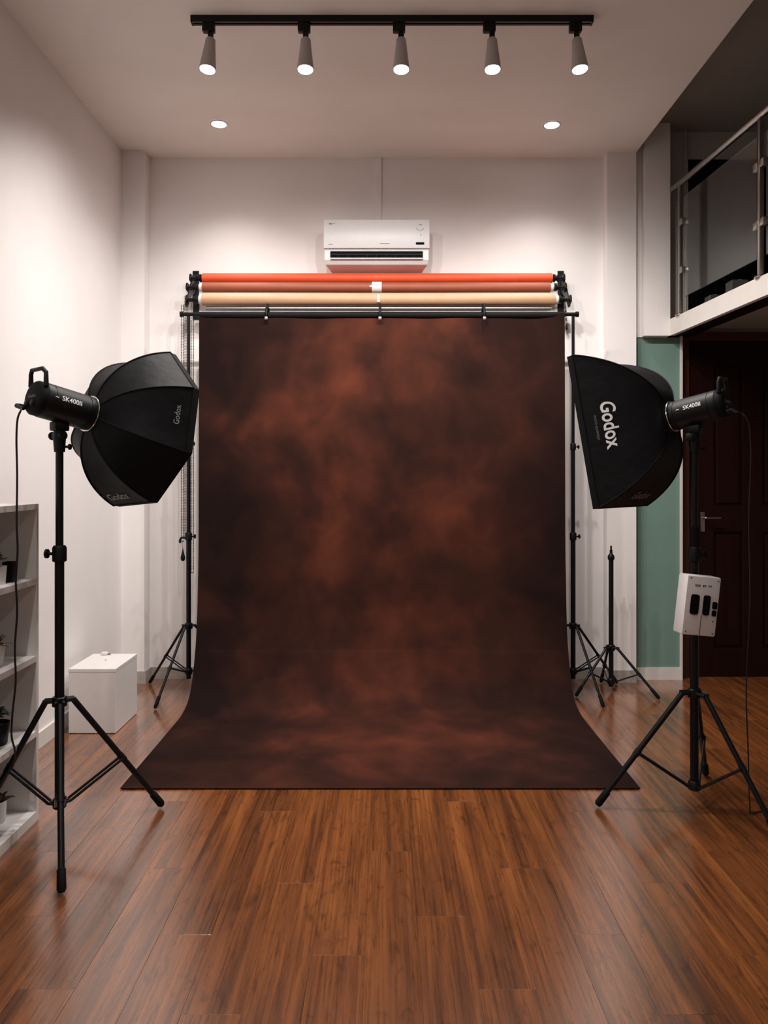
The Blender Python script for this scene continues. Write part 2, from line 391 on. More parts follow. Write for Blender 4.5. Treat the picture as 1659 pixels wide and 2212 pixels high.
# loft floor slab, its edge slightly skewed to the room
def ex(y): return 1.953 + 0.0675 * (5.264 - y)
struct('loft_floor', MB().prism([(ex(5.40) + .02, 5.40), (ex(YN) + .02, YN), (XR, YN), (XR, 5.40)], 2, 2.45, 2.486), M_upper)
struct('trim_5', MB().prism([(ex(5.264), 5.264), (ex(YN), YN), (ex(YN) + .03, YN), (ex(5.264) + .03, 5.264)], 2, 2.374, 2.488), M_trimw)
struct('trim_6', MB().prism([(ex(5.264) + .03, 5.40), (ex(YN) + .03, YN), (ex(YN) + .16, YN), (ex(5.264) + .16, 5.40)], 2, 2.380, 2.45), M_door)
# near-black slab standing in for the dark opening of the loft doorway
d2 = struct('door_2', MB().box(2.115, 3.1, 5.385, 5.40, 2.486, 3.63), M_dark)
MB().box(2.105, 2.12, 5.375, 5.40, 2.486, 3.64).build('door_frame', M_upwall, d2)

# ------------------------------------------------------------------ loft railing
rail = thing('glass_railing', (ex(4.2), 4.2, 2.488), 'steel and glass railing along the edge of the dark loft', 'railing')
def rp(y, off=0.0, z=0.0): return Vector((ex(y) + 0.015 + off, y, z))
hr = MB().tube([rp(5.26, 0, 3.372), rp(0.5, 0, 3.372)], 0.021, 14).build('handrail', M_steel, rail, 40)
posts = [5.144, 4.178, 3.21, 2.24]
for y in posts:
    MB().box(ex(y) + .002, ex(y) + .028, y - .013, y + .013, 2.488, 3.352, bev=0.003).build('post', M_steel, rail, 40)
    MB().lathe([(0.034, 0), (0.034, 0.004), (0.024, 0.012), (0.018, 0.014)], (ex(y) + .015, y, 2.488), n=16).build('post_base', M_steel, rail, 40)
for i in range(3):
    ya, yb = posts[i] - .045, posts[i + 1] + .045
    g = MB(); a, b_ = rp(ya, 0.004), rp(yb, 0.004); w = Vector((0.008, 0, 0))
    z0, z1 = 2.60, 3.27
    g.add([a + Vector((0, 0, z0)), b_ + Vector((0, 0, z0)), b_ + w + Vector((0, 0, z0)), a + w + Vector((0, 0, z0)),
           a + Vector((0, 0, z1)), b_ + Vector((0, 0, z1)), b_ + w + Vector((0, 0, z1)), a + w + Vector((0, 0, z1))],
          [(0, 1, 2, 3), (4, 5, 6, 7), (0, 1, 5, 4), (1, 2, 6, 5), (2, 3, 7, 6), (3, 0, 4, 7)])
    g.build('glass_panel', M_glass, rail)
    for y, s_ in ((posts[i], -1), (posts[i + 1], 1)):
        for z in (2.78, 3.10):
            MB().box(ex(y) - .002, ex(y) + .032, min(y + s_ * .012, y + s_ * .06), max(y + s_ * .012, y + s_ * .06), z - .022, z + .022, bev=0.005).build('glass_clip', M_steel, rail, 40)
# cartons behind the glass
for (xx, yy, w, hh, lab) in ((2.19, 5.15, .06, .13, 'small dim carton on the loft floor behind the glass, nearer the wall'),
                              (2.25, 4.92, .10, .17, 'larger dim carton on the loft floor behind the glass')):
    t = thing('carton', (xx, yy, 2.486), lab, 'box', 'cartons on the loft')
    MB().box(xx - w / 2, xx + w / 2, yy - .05, yy + .05, 2.486, 2.486 + hh, bev=0.003).build('carton_body', M_card, t)
    MB().box(xx - .012, xx + .012, yy - .051, yy + .051, 2.486 + hh, 2.4875 + hh).build('packing_tape', M_kraft, t)

# ------------------------------------------------------------------ track lights and downlights
def spot(name, parent, loc, aim, power, ang, blend, radius):
    ld = bpy.data.lights.new(name, 'SPOT'); ld.energy = power; ld.color = LAMP_COL; ld.spot_size = radians(ang); ld.spot_blend = blend; ld.shadow_soft_size = radius
    o = bpy.data.objects.new(name, ld); C.objects.link(o); o.parent = parent
    o.location = Vector(loc) - ORG[parent.name]; o.rotation_euler = Vector(aim).to_track_quat('-Z', 'Y').to_euler()
    return o
YT = 3.72
tr = thing('ceiling_track', (0.03, YT, ZC), 'long black lighting track fixed to the ceiling', 'track')
MB().prism([(YT - .018, ZC), (YT - .018, ZC - .032), (YT - .006, ZC - .032), (YT - .006, ZC - .022), (YT + .006, ZC - .022), (YT + .006, ZC - .032), (YT + .018, ZC - .032), (YT + .018, ZC)], 0, -0.930, 0.996).build('track_rail', M_black, tr)
for xx in (-0.939, 0.996): MB().box(xx, xx + .009, YT - .019, YT + .019, ZC - .034, ZC, bev=0.002).build('end_cap', M_blackpl, tr)
words = ['leftmost', 'second from the left', 'middle', 'second from the right', 'rightmost']
for i, (pa, ph, lean) in enumerate(((451, 455, -0.07), (657, 660.5, 0.0), (862, 866.5, 0.0), (1057, 1063, 0.0), (1243, 1246, 0.07))):
    xa, xh = (pa - CX) / F_PX * YT, (ph - CX) / F_PX * YT
    t = thing('track_spotlight', (xa, YT, ZC - .03), 'lit grey cone spotlight, %s on the black ceiling track' % words[i], 'spotlight', 'spotlights on the ceiling track')
    MB().box(xa - .030, xa + .030, YT - .017, YT + .017, ZC - .074, ZC - .032, bev=0.005).build('adapter', M_blackpl, t, 40)
    zt = 3.522
    MB().tube([(xh, YT, ZC - .072), (xh, YT, zt + .002)], 0.0065, 10).lathe([(0.014, 0), (0.014, .018), (.008, .026)], (xh, YT, ZC - .098), n=14).build('stem', M_black, t, 40)
    ax = Vector((lean, -0.12, -1)).normalized(); o = Vector((xh, YT, zt))
    MB().lathe([(0.001, -.004), (0.018, -.003), (0.024, 0.004), (0.026, 0.03), (0.040, 0.150), (0.0395, 0.158), (0.037, 0.158), (0.036, 0.146)], o, ax, 28, cap=False).build('lamp_housing', M_lamp_grey, t, 40)
    MB().lathe([(0.001, 0.149), (0.036, 0.147)], o, ax, 28, cap=False).build('lamp_lens', M_glow, t, 40)
    spot('spot', t, o + ax * 0.166, ax + Vector((lean * 1.2, 0.50, 0)), TRACK_W, 146, 0.9, 0.03)
for (px, py, lab) in ((473, 268, 'round lit recessed downlight in ceiling near the left wall'), (1192, 270, 'round lit recessed downlight in ceiling near the loft side')):
    d = 2.23 * F_PX / (CY - py); xx = (px - CX) / F_PX * d
    t = thing('downlight', (xx, d, ZC), lab, 'downlight', 'recessed downlights')
    MB().lathe([(0.046, -.0005), (0.046, -.003), (0.058, -.004), (0.060, -.0005)], (xx, d, ZC), n=32, cap=False).build('trim_ring', M_whitepl, t, 40)
    MB().lathe([(0.001, -.0025), (0.047, -.0025)], (xx, d, ZC), n=32, cap=False).build('lamp_lens', M_glow, t)
    spot('spot', t, (xx, d, ZC - .012), (0, 0, -1), DOWN_W, 112, 1.0, 0.045)
for (xx, yy, wh) in ((-1.05, 2.3, 'left, above the floor in front of the camera'), (1.05, 2.3, 'right, above the floor in front of the camera'), (-1.05, 0.2, 'left, straight above the camera'), (1.05, 0.2, 'right, straight above the camera')):  # unseen fittings, added to light the near half of the room
    t = thing('downlight', (xx, yy, ZC), 'added recessed ceiling downlight, unseen, %s' % wh, 'downlight', 'added unseen downlights')
    MB().lathe([(0.046, -.0005), (0.046, -.003), (0.058, -.004), (0.060, -.0005)], (xx, yy, ZC), n=24, cap=False).build('trim_ring', M_whitepl, t, 40)
    MB().lathe([(0.001, -.0025), (0.047, -.0025)], (xx, yy, ZC), n=24, cap=False).build('lamp_lens', M_glow, t)
    spot('spot', t, (xx, yy, ZC - .012), (0, 0, -1), ADDED_NEAR_W * (1.0 if xx < 0 else 0.40), 150, 0.6, 0.045)

# ------------------------------------------------------------------ air conditioner
ax0, ax1, yf = (699 - CX) / F_PX * 5.14, (928 - CX) / F_PX * 5.14, 5.14
zt_, zb_ = 3.125, 2.845
ac = thing('air_conditioner', ((ax0 + ax1) / 2, YB, 2.8), 'white split air conditioner on the back wall above the paper rolls', 'air conditioner')
m = MB().prism([(YB, zt_), (yf + .02, zt_), (yf + .006, zt_ - .01), (yf + .006, 2.93), (yf + .012, 2.925), (yf + .016, 2.862), (yf + .035, 2.835), (5.30, 2.80), (YB, 2.80)], 0, ax0 + .006, ax1 - .006)
# taper of the lower corners towards the wall
for v in m.v:
    if v.z < 2.84 and v.y > yf + .03:
        cxm = (ax0 + ax1) / 2; v.x = cxm + (v.x - cxm) * (0.86 if v.y > 5.2 else 0.985)
m.build('casing', M_whitepl, ac)
MB().box(ax0, ax1, yf - .006, yf + .010, 2.934, zt_, bev=0.004).build('front_panel', M_whitepl, ac, 40)
MB().box(ax0 + .045, ax1 - .045, yf + .003, yf + .030, 2.868, 2.916).build('air_outlet', M_dark, ac)  # near-black block in place of the shade inside the outlet
lv = MB().box(ax0 + .05, ax1 - .05, yf - .001, yf + .012, 2.893, 2.897)
lv.build('louver', M_blackpl, ac)
MB().box(ax0 + .045, ax1 - .045, yf - .004, yf + .014, 2.864, 2.8705, bev=0.001).build('louver', M_whitepl, ac)
for q in range(9):
    xx = ax0 + .10 + q * (ax1 - ax0 - .2) / 8
    MB().box(xx - .001, xx + .001, yf + .0005, yf + .012, 2.872, 2.892).build('vane', M_blackpl, ac)
MB().box(ax1 - .092, ax1 - .036, yf - .0075, yf - .0055, 2.957, 2.973, bev=0.0005).build('display', M_dark, ac)
mk = MB()
mk.box(ax0 + .036, ax0 + .060, yf - .0066, yf - .0058, 3.093, 3.099)
mk.box(ax0 + .066, ax0 + .078, yf - .0066, yf - .0058, 3.095, 3.098)
mk.box(ax0 + .032, ax0 + .062, yf - .0066, yf - .0058, 2.957, 2.960)
mk.box(-.055 + .02, -.055 + .07 + .015, yf - .0066, yf - .0058, 2.963, 2.967)
mk.box(ax1 - .072, ax1 - .052, yf - .0066, yf - .0058, 3.087, 3.092)
for q in range(7):
    a = pi + q * pi / 6; mk.box(ax1 - .064 + .021 * cos(a) - .003, ax1 - .064 + .021 * cos(a) + .003, yf - .0066, yf - .0058, 3.066 + .016 * sin(a) - .002, 3.066 + .016 * sin(a) + .002)
mk.box(ax1 - .064, ax1 - .058, yf - .0066, yf - .0058, 3.018, 3.024)
tag(mk.build('printed_marks', M_mark, ac), kind='stuff')

# ------------------------------------------------------------------ paper rolls on wall brackets
def px2x(px, d): return (px - CX) / F_PX * d
rolls = [('orange', M_orange, 5.25, 2.763, 0.0335, 438, 1192, 'bright orange paper backdrop roll, topmost on the wall brackets'),
         ('rust', M_rust, 5.175, 2.682, 0.0335, 438, 1188, 'rust brown paper backdrop roll between the orange and beige rolls'),
         ('beige', M_beige, 5.10, 2.583, 0.042, 438, 1198, 'beige paper backdrop roll, lowest on the wall brackets')]
for nm, mt, d, z, r, a, b_, lab in rolls:
    xa, xb = px2x(a, d), px2x(b_, d)
    t = thing('paper_roll', ((xa + xb) / 2, d, z), lab, 'paper roll', 'paper rolls on the wall brackets')
    # spiral roll of paper with a slight loose edge
    n = 40; prof = [(d + (r - .0006 * i / n) * cos(2 * pi * i / n), z + (r - .0006 * i / n) * sin(2 * pi * i / n)) for i in range(n)]
    MB().prism(prof, 0, xa, xb).build('paper', mt, t, 40)
    ext = 0.004 if nm == 'orange' else 0.026
    for s_, xx in ((-1, xa), (1, xb)):
        e = MB().lathe([(r * .80, 0), (r * .80, ext * .7), (r * .6, ext)], (xx, d, z), (s_, 0, 0), 24).build('core_end', mt if nm == 'orange' else M_kraft, t, 40)
    if nm == 'beige':
        b2 = MB().tube([(xa + .02, d + .012, z - r - .0155), (xb - .02, d + .012, z - r - .0155)], 0.014, 16).build('weight_bar', M_alu, t, 40)
        b2['label'] = 'dull grey metal bar under the roll'
        MB().box(-.052, -.036, d - r - .0012, d - r + .004, z - .026, z + .022).build('tape', M_kraft, t)
    if nm == 'rust':
        m = MB(); xc = px2x(814, d)
        m.lathe([(r + .0008, -.033), (r + .003, -.032), (r + .003, .032), (r + .0008, .033)], (xc, d, z), (1, 0, 0), 28, cap=False)
        m.box(xc - .048, xc - .03, d - r - .004, d - r, z - .006, z + .004)
        m.build('paper_clip', M_whitepl, t, 40)['label'] = 'white plastic clip round the roll'
def bracket(s_, lab):
    x0 = -1.318 if s_ < 0 else 1.222
    t = thing('roller_bracket', (x0, YB, 2.66), lab, 'bracket', 'wall brackets holding the paper rolls')
    MB().box(x0 - .022, x0 + .022, YB - .008, YB, 2.50, 2.84, bev=0.002).build('wall_plate', M_black, t)
    arm = MB().prism([(YB - .006, 2.82), (5.255, 2.765), (5.18, 2.684), (5.105, 2.585), (5.085, 2.56), (5.085, 2.535), (5.12, 2.535), (5.20, 2.62), (YB - .006, 2.70)], 0, x0 - .004, x0 + .004)
    arm.build('arm', M_black, t)
    for nm, mt, d, z, r, a, b_, _ in rolls:
        end = px2x(a, d) - (0.005 if nm == 'orange' else 0.027) if s_ < 0 else px2x(b_, d) + (0.005 if nm == 'orange' else 0.027)
        # hook cup, expander hub and hand knob, stepping outwards
        MB().lathe([(0.020, 0), (0.027, .004), (0.027, .016), (0.018, .019), (0.018, .03), (.024, .032), (.024, .036), (.010, .04)], (end, d, z), (s_, 0, 0), 20).build('chain_wheel', M_blackpl, t, 40)
        kx = end + s_ * 0.04
        kb = MB().lathe([(0.010, 0), (0.010, .026), (0.023, .028), (0.026, .034), (0.023, .043), (0.004, .045)], (kx, d, z), (s_, 0, 0), 12)
        for q in range(4):
            a_ = q * pi / 2 + .5; kb.tube([(kx + s_ * .030, d + .022 * cos(a_), z + .022 * sin(a_)), (kx + s_ * .042, d + .022 * cos(a_), z + .022 * sin(a_))], 0.009, 8)
        kb.build('knob', M_blackpl, t, 40)
        MB().box(min(end + s_ * .02, x0), max(end + s_ * .02, x0) + .002, d - .010, d + .010, z - .016, z - .008).build('hook', M_black, t)
bracket(-1, 'black roller bracket at the left ends of the paper rolls')
bracket(1, 'black roller bracket at the right ends of the paper rolls')

# ------------------------------------------------------------------ backdrop stands, crossbar, cloth, clamps
def tripod(t, cx, cy, feet, zc, zh, leg_r, pole, rc=0.05, frac=0.52, footz=None, double=True, mat=None):
    """legs, braces, crown, hub for the thing t; pole: list of (radius, z0, z1)"""
    mat = mat or M_black
    c = Vector((cx, cy, 0))
    for i, (r, z0, z1) in enumerate(pole):
        MB().lathe([(r, z0), (r, z1)], (cx, cy, 0), n=20).build('pole', mat, t, 40)
    r0 = pole[0][0]
    cr = MB().lathe([(r0 + .006, zc - .018), (r0 + .010, zc - .016), (r0 + .010, zc + .016), (r0 + .006, zc + .02)], (cx, cy, 0), n=20)
    hb = MB().lathe([(r0 + .004, zh - .022), (r0 + .008, zh - .018), (r0 + .008, zh + .012), (r0 + .003, zh + .018)], (cx, cy, 0), n=20)
    for i, fpt in enumerate(feet):
        fx, fy = fpt[0], fpt[1]; fz = fpt[2] if len(fpt) > 2 else 0.0
        dr = Vector((fx - cx, fy - cy, 0)).normalized(); sd = Vector((-dr.y, dr.x, 0))
        top = c + dr * rc + Vector((0, 0, zc)); foot = Vector((fx, fy, fz + leg_r))
        ft_dir = (top - foot).normalized()
        for q in (-1, 1):
            cr.tube([c + dr * r0 + sd * q * .011 + Vector((0, 0, zc + .004)), top + sd * q * .011 + dr * .006 + Vector((0, 0, .002))], leg_r * .75, 8)
            hb.tube([c + dr * r0 + sd * q * .008 + Vector((0, 0, zh - .004)), c + dr * (rc * .75) + sd * q * .008 + Vector((0, 0, zh - .002))], leg_r * .5, 8)
        lg = MB().tube([top, foot + ft_dir * .03], leg_r, 14).tube([top - sd * .018, top + sd * .018], leg_r * .45, 8).build('leg', mat, t, 40)
        rf = MB().tube([foot + ft_dir * .075, foot + ft_dir * .07, foot + ft_dir * .01, foot], [leg_r * 1.0, leg_r * 1.3, leg_r * 1.38, leg_r * .95], 14).build('rubber_foot', M_rubber, lg, 40)
        mid = top.lerp(foot, frac); inn = c + dr * (rc * .7) + Vector((0, 0, zh))
        br = MB()
        offs_ = (-1, 1) if double else (0,)
        for q in offs_: br.tube([inn + sd * q * (leg_r + .003), mid + sd * q * (leg_r + .003)], leg_r * .5, 8)
        br.tube([mid - sd * (leg_r + .008), mid + sd * (leg_r + .008)], leg_r * .5, 8)
        br.tube([mid + ft_dir * .016, mid - ft_dir * .016], leg_r * 1.2, 12)
        br.build('brace', mat, t, 40)
    cr.build('crown', mat, t, 40); hb.build('hub', mat, t, 40)
def collar(t, cx, cy, z, r, side=-1, size=1.0):
    s = size
    MB().lathe([(r + .002, z - .028 * s), (r + .007 * s, z - .024 * s), (r + .007 * s, z + .02 * s), (r + .003, z + .028 * s)], (cx, cy, 0), n=20).build('collar', M_blackpl, t, 40)
    x0 = cx + side * (r + .004)
    MB().tube([(x0, cy, z), (x0 + side * .018 * s, cy, z)], .0055 * s, 10).lathe([(0.010 * s, 0), (.016 * s, .003 * s), (.016 * s, .011 * s), (.010 * s, .014 * s)], (x0 + side * .016 * s, cy, z), (side, 0, 0), 10).build('knob', M_blackpl, t, 40)

YS = 4.975
xl, xr = px2x(407.5, YS), px2x(1238, YS)
zbar = 2.458
t = thing('backdrop_stand', (xl, YS, 0), 'black tripod stand holding the left end of the backdrop crossbar', 'stand', 'backdrop stands')
tripod(t, xl, YS, [(-1.60, 5.22), (-1.39, 4.64), (-0.91, 5.08)], 0.44, 0.15, 0.0085, [(0.0155, .10, 1.02), (0.0125, 1.0, 1.62), (0.010, 1.6, zbar - .012)], rc=0.042)
collar(t, xl, YS, 1.02, 0.0155, 1, .9); collar(t, xl, YS, 1.62, 0.0125, 1, .8)
hk = MB().tube([(xl - .012, YS, 1.005), (xl - .030, YS - .004, 1.015), (xl - .048, YS - .006, 1.010), (xl - .056, YS - .006, .992), (xl - .052, YS - .006, .978)], 0.0075, 8).build('hook', M_blackpl, t, 40)
t = thing('backdrop_stand', (xr, YS, 0), 'black tripod stand holding the right end of the backdrop crossbar', 'stand', 'backdrop stands')
tripod(t, xr, YS, [(1.575, 5.22), (1.325, 4.665), (0.87, 5.10)], 0.44, 0.15, 0.0085, [(0.0155, .10, 1.02), (0.0125, 1.0, 1.60), (0.010, 1.58, zbar - .012)], rc=0.042)
collar(t, xr, YS, 1.02, 0.0155, 1, .9); collar(t, xr, YS, 1.60, 0.0125, 1, .8)
t = thing('crossbar', (0, YS, zbar), 'black telescopic crossbar spanning the two backdrop stands', 'crossbar')
MB().tube([(-1.325, YS, zbar), (-.45, YS, zbar)], 0.0125, 14).build('tube', M_black, t, 40)
MB().tube([(-.46, YS, zbar), (.45, YS, zbar)], 0.0135, 14).build('tube', M_black, t, 40)
MB().tube([(.44, YS, zbar), (1.25, YS, zbar)], 0.0125, 14).build('tube', M_black, t, 40)
for s_, xx in ((-1, -1.325), (1, 1.25)):
    MB().lathe([(.013, -.02), (.018, -.016), (.018, .002), (.008, .004)], (xx, YS, zbar), (s_, 0, 0), 14).build('end_cap', M_blackpl, t, 40)

# cloth
prof = [(4.922, 2.452), (4.920, 2.2), (4.915, 1.8), (4.910, 1.4), (4.905, 1.0), (4.89, .75), (4.865, .52), (4.815, .31), (4.735, .14), (4.64, .050), (4.52, .014), (4.38, .0055), (4.0, .004), (3.7, .004), (3.449, .004)]
def catmull(ps, n):
    out = []
    for i in range(len(ps) - 1):
        p0, p1, p2, p3 = ps[max(0, i - 1)], ps[i], ps[i + 1], ps[min(len(ps) - 1, i + 2)]
        for j in range(n):
            s = j / n
            out.append(tuple(0.5 * ((2 * b) + (-a + c) * s + (2 * a - 5 * b + 4 * c - d) * s * s + (-a + 3 * b - 3 * c + d) * s ** 3) for a, b, c, d in zip(p0, p1, p2, p3)))
    out.append(ps[-1]); return out
cp = catmull(prof, 6)
arc = [0.0]
for a, b_ in zip(cp, cp[1:]): arc.append(arc[-1] + math.hypot(a[0] - b_[0], a[1] - b_[1]))
NX = 48; X0, X1 = -1.190, 1.146
vs, uvs = [], []
for (y, z), s in zip(cp, arc):
    for i in range(NX + 1):
        u = i / NX; hang = max(0.0, min(1.0, (z - .1) / .6))
        wav = hang * 0.004 * (sin(u * 23 + s * .6) + .6 * sin(u * 41 + 1.3)) * (0.25 + abs(2 * u - 1) ** 2)
        edge = hang * 0.012 * (abs(2 * u - 1) ** 10)
        vs.append(Vector((X0 + (X1 - X0) * u, y + wav - edge, z))); uvs.append(((X0 + X1) / 2 + (X1 - X0) * (u - .5), s))
w = NX + 1; nr = len(cp)
nv = len(vs); th = 0.003
back = []
for j in range(nr):
    a = Vector((0, *cp[max(0, j - 1)])); b_ = Vector((0, *cp[min(nr - 1, j + 1)])); d = (b_ - a).normalized()
    nrm = Vector((0, d.z, -d.y))        # away from the viewer / down
    if nrm.y < 0 and j < nr // 2: nrm = -nrm
    for i in range(w): back.append(vs[j * w + i] + nrm * th)
allv = vs + back
fs = []
for j in range(nr - 1):
    for i in range(NX):
        a = j * w + i; fs.append((a, a + w, a + w + 1, a + 1)); fs.append((a + nv, a + 1 + nv, a + w + 1 + nv, a + w + nv))
for j in range(nr - 1):
    for i in (0, NX):
        a = j * w + i; fs.append((a, a + w, a + w + nv, a + nv))
for i in range(NX):
    for a in (i, (nr - 1) * w + i): fs.append((a, a + 1, a + 1 + nv, a + nv))
if min(v.z for v in back[-w:]) < 0: allv = [v + Vector((0, 0, 0)) for v in vs] + [Vector((v.x, v.y, max(v.z, 0.0005))) for v in back]
me = bpy.data.meshes.new('backdrop_cloth'); me.from_pydata([tuple(v) for v in allv], [], fs); me.update()
ul = me.uv_layers.new(name='UVMap')
for lp in me.loops: ul.data[lp.index].uv = uvs[lp.vertex_index % nv]
bm = bmesh.new(); bm.from_mesh(me); bmesh.ops.recalc_face_normals(bm, faces=bm.faces[:]); bm.to_mesh(me); bm.free()
me.polygons.foreach_set('use_smooth', [True] * len(me.polygons)); me.set_sharp_from_angle(angle=radians(50))
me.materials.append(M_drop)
dr = thing('backdrop', (0, 4.9, 0), 'mottled dark rust painted backdrop sweeping down onto the floor', 'backdrop')
co = bpy.data.objects.new('cloth', me); C.objects.link(co); co.parent = dr; ORG[co.name] = Vector((0, 4.9, 0))
for v in me.vertices: v.co -= Vector((0, 4.9, 0))
sl = MB().tube([(X0, 4.930, 2.442), (X1, 4.930, 2.442)], 0.022, 20).build('top_sleeve', M_rubber, dr, 40)
sl['label'] = 'black sleeve along the top edge'

clamp_lab = ['black spring clamp on the crossbar, left of centre', 'black spring clamp at the middle of the crossbar', 'black spring clamp on the crossbar, right of centre']
for i, px in enumerate((577, 821, 1045)):
    xx = px2x(px, 4.93)
    t = thing('spring_clamp', (xx, 4.93, 2.47), clamp_lab[i], 'clamp', 'spring clamps on the crossbar')
    MB().tube([(xx, 4.900, 2.412), (xx, 4.893, 2.44), (xx, 4.900, 2.475), (xx + .002, 4.93, 2.515)], [.006, .008, .008, .006], 8).build('handle', M_blackpl, t, 40)
    MB().tube([(xx, 5.001, 2.425), (xx, 5.006, 2.455), (xx, 4.990, 2.49), (xx - .002, 4.965, 2.522)], [.006, .008, .008, .006], 8).build('handle', M_blackpl, t, 40)
    MB().tube([(xx - .009, 4.948, 2.492), (xx + .009, 4.948, 2.492)], 0.010, 10).build('spring', M_black, t, 40)
    MB().box(xx - .010, xx + .010, 4.884, 4.894, 2.405, 2.425, bev=0.003).build('jaw_pad', M_alu, t, 40)
    if i == 2:
        MB().tube([(xx, 4.889, 2.408), (xx - .006, 4.887, 2.372), (xx - .002, 4.886, 2.345)], [.004, .003, .001], 6).build('cord', M_black, t)

# bead chains for the rollers
def chain(name_lab, x1, x2, y, ztop, zbot, grp, mat):
    t = thing('bead_chain', ((x1 + x2) / 2, y, (ztop + zbot) / 2), name_lab, 'chain', grp)
    for q, xx in enumerate((x1, x2)):
        m = MB(); z = ztop; st = 0.0105
        while z > zbot + .01:
            m.add([(xx - .0048, y, z), (xx + .0048, y, z), (xx, y - .0048, z), (xx, y + .0048, z), (xx, y, z - .0046), (xx, y, z + .0046)],
                  [(0, 2, 5), (2, 1, 5), (1, 3, 5), (3, 0, 5), (2, 0, 4), (1, 2, 4), (3, 1, 4), (0, 3, 4)])
            z -= st
        m.tube([(xx, y, ztop), (xx, y, zbot)], 0.0008, 4)
        o = m.build('chain_strand', mat, t); o['kind'] = 'stuff'
    pts = [((x1 + x2) / 2 + (x2 - x1) / 2 * cos(a), y, zbot + abs(x2 - x1) / 2 * sin(a)) for a in [pi + pi * i / 8 for i in range(9)]]
    MB().tube(pts, 0.003, 6).build('chain_loop', mat, t)
M_chain = noisy('dark_bead_metal', (0.04, 0.038, 0.036), 0.35, metal=0.6, scale=90, var=0.4)
for (pa, pb, yb, y, lab) in ((392, 396.5, 1168, 5.12, 'outermost bead chain loop left of the left backdrop stand'), (399.5, 403.5, 1160, 5.18, 'bead chain loop just left of the left backdrop stand pole'),
                             (413, 418, 1235, 5.24, 'bead chain loop between the left stand pole and the backdrop')):
    zb = EYE - (yb - CY) / F_PX * y
    chain(lab, px2x(pa, y), px2x(pb, y), y, 2.62 if y > 5.15 else 2.55, zb, 'bead chains of the paper rollers', M_chain)
xx = px2x(395, 4.965); zc_ = EYE - (1193 - CY) / F_PX * 4.965
t = thing('chain_weight', (xx, 4.965, zc_), 'black teardrop weight hanging from the hook on the left stand', 'weight')
MB().lathe([(0.001, -.058), (.010, -.054), (.015, -.042), (.0145, -.030), (.008, -.006), (.003, .020), (.001, .028)], (xx, 4.965, zc_), n=16).build('weight_body', M_blackpl, t, 40)
MB().tube([(xx, 4.965, zc_ + .026), (xx - .004, 4.966, zc_ + .045), (xx - .006, YS - .006, 0.998)], 0.0012, 6).build('cord', M_black, t)
xx = px2x(1223, 5.1)
t = thing('chain_connector', (xx, 5.1, 2.40), 'short black chain connector hanging beside the top right corner of the backdrop', 'chain')
MB().tube([(xx - .004, 5.1, 2.51), (xx - .005, 5.1, 2.47)], 0.007, 8).tube([(xx - .002, 5.1, 2.46), (xx, 5.1, 2.44)], 0.005, 8).build('upper_link', M_blackpl, t, 40)
MB().tube([(xx + .001, 5.1, 2.415), (xx + .004, 5.1, 2.382)], 0.0075, 8).build('lower_link', M_blackpl, t, 40)
MB().tube([(xx - .004, 5.1, 2.54), (xx + .001, 5.1, 2.38)], 0.0012, 6).build('cord', M_black, t)

# lone stand
lx, ly = px2x(1320, 5.05), 5.05
t = thing('light_stand', (lx, ly, 0), 'short empty black light stand between the backdrop and the green strip', 'stand', 'light stands')
tripod(t, lx, ly, [(1.727, 4.84), (1.215, 4.90), (1.47, 5.235)], 0.283, 0.065, 0.0085, [(0.0155, .03, .87), (0.009, .86, .91)], rc=0.045)
MB().lathe([(.018, .86), (.022, .868), (.022, .885), (.012, .90), (.009, .905)], (lx, ly, 0), n=16).lathe([(.0095, .90), (.0095, .925), (.006, .928), (.006, .953)], (lx, ly, 0), n=12).build('spigot', M_blackpl, t, 40)

# ------------------------------------------------------------------ studio lights
def soft_surface(F_, n, r, u, R0, corners, D, phi=radians(72)):
    """function (panel i, s across, t from ring to rim) -> point; corners are (x, y) in the r,u plane"""
    k = len(corners)
    def ribp(i, t):
        c = corners[i % k]; ln = math.hypot(*c); s = sin(t * phi) / sin(phi); a = (1 - cos(t * phi)) / (1 - cos(phi))
        dd = (c[0] / ln, c[1] / ln)
        rad = R0 + (ln - R0) * s
        return F_ + n * (a * D) + r * (dd[0] * rad) + u * (dd[1] * rad)
    def pan(i, s, t, lift=0.0):
        a, b = ribp(i, t), ribp(i + 1, t); p = a.lerp(b, s)
        cax = F_ + n * ((p - F_).dot(n)); o = p - cax
        sag = 0.035 * sin(pi * t) * 4 * s * (1 - s)           # cloth is drawn in a little between the rods
        if t < .35: # round out towards the ring
            wv = 1 - t / .35; tgt = o.normalized() * (a - cax).length; o = o.lerp(tgt, wv * wv)
        return cax + o * (1 - sag) + (o.normalized() * lift if lift else Vector((0, 0, 0)))
    return ribp, pan
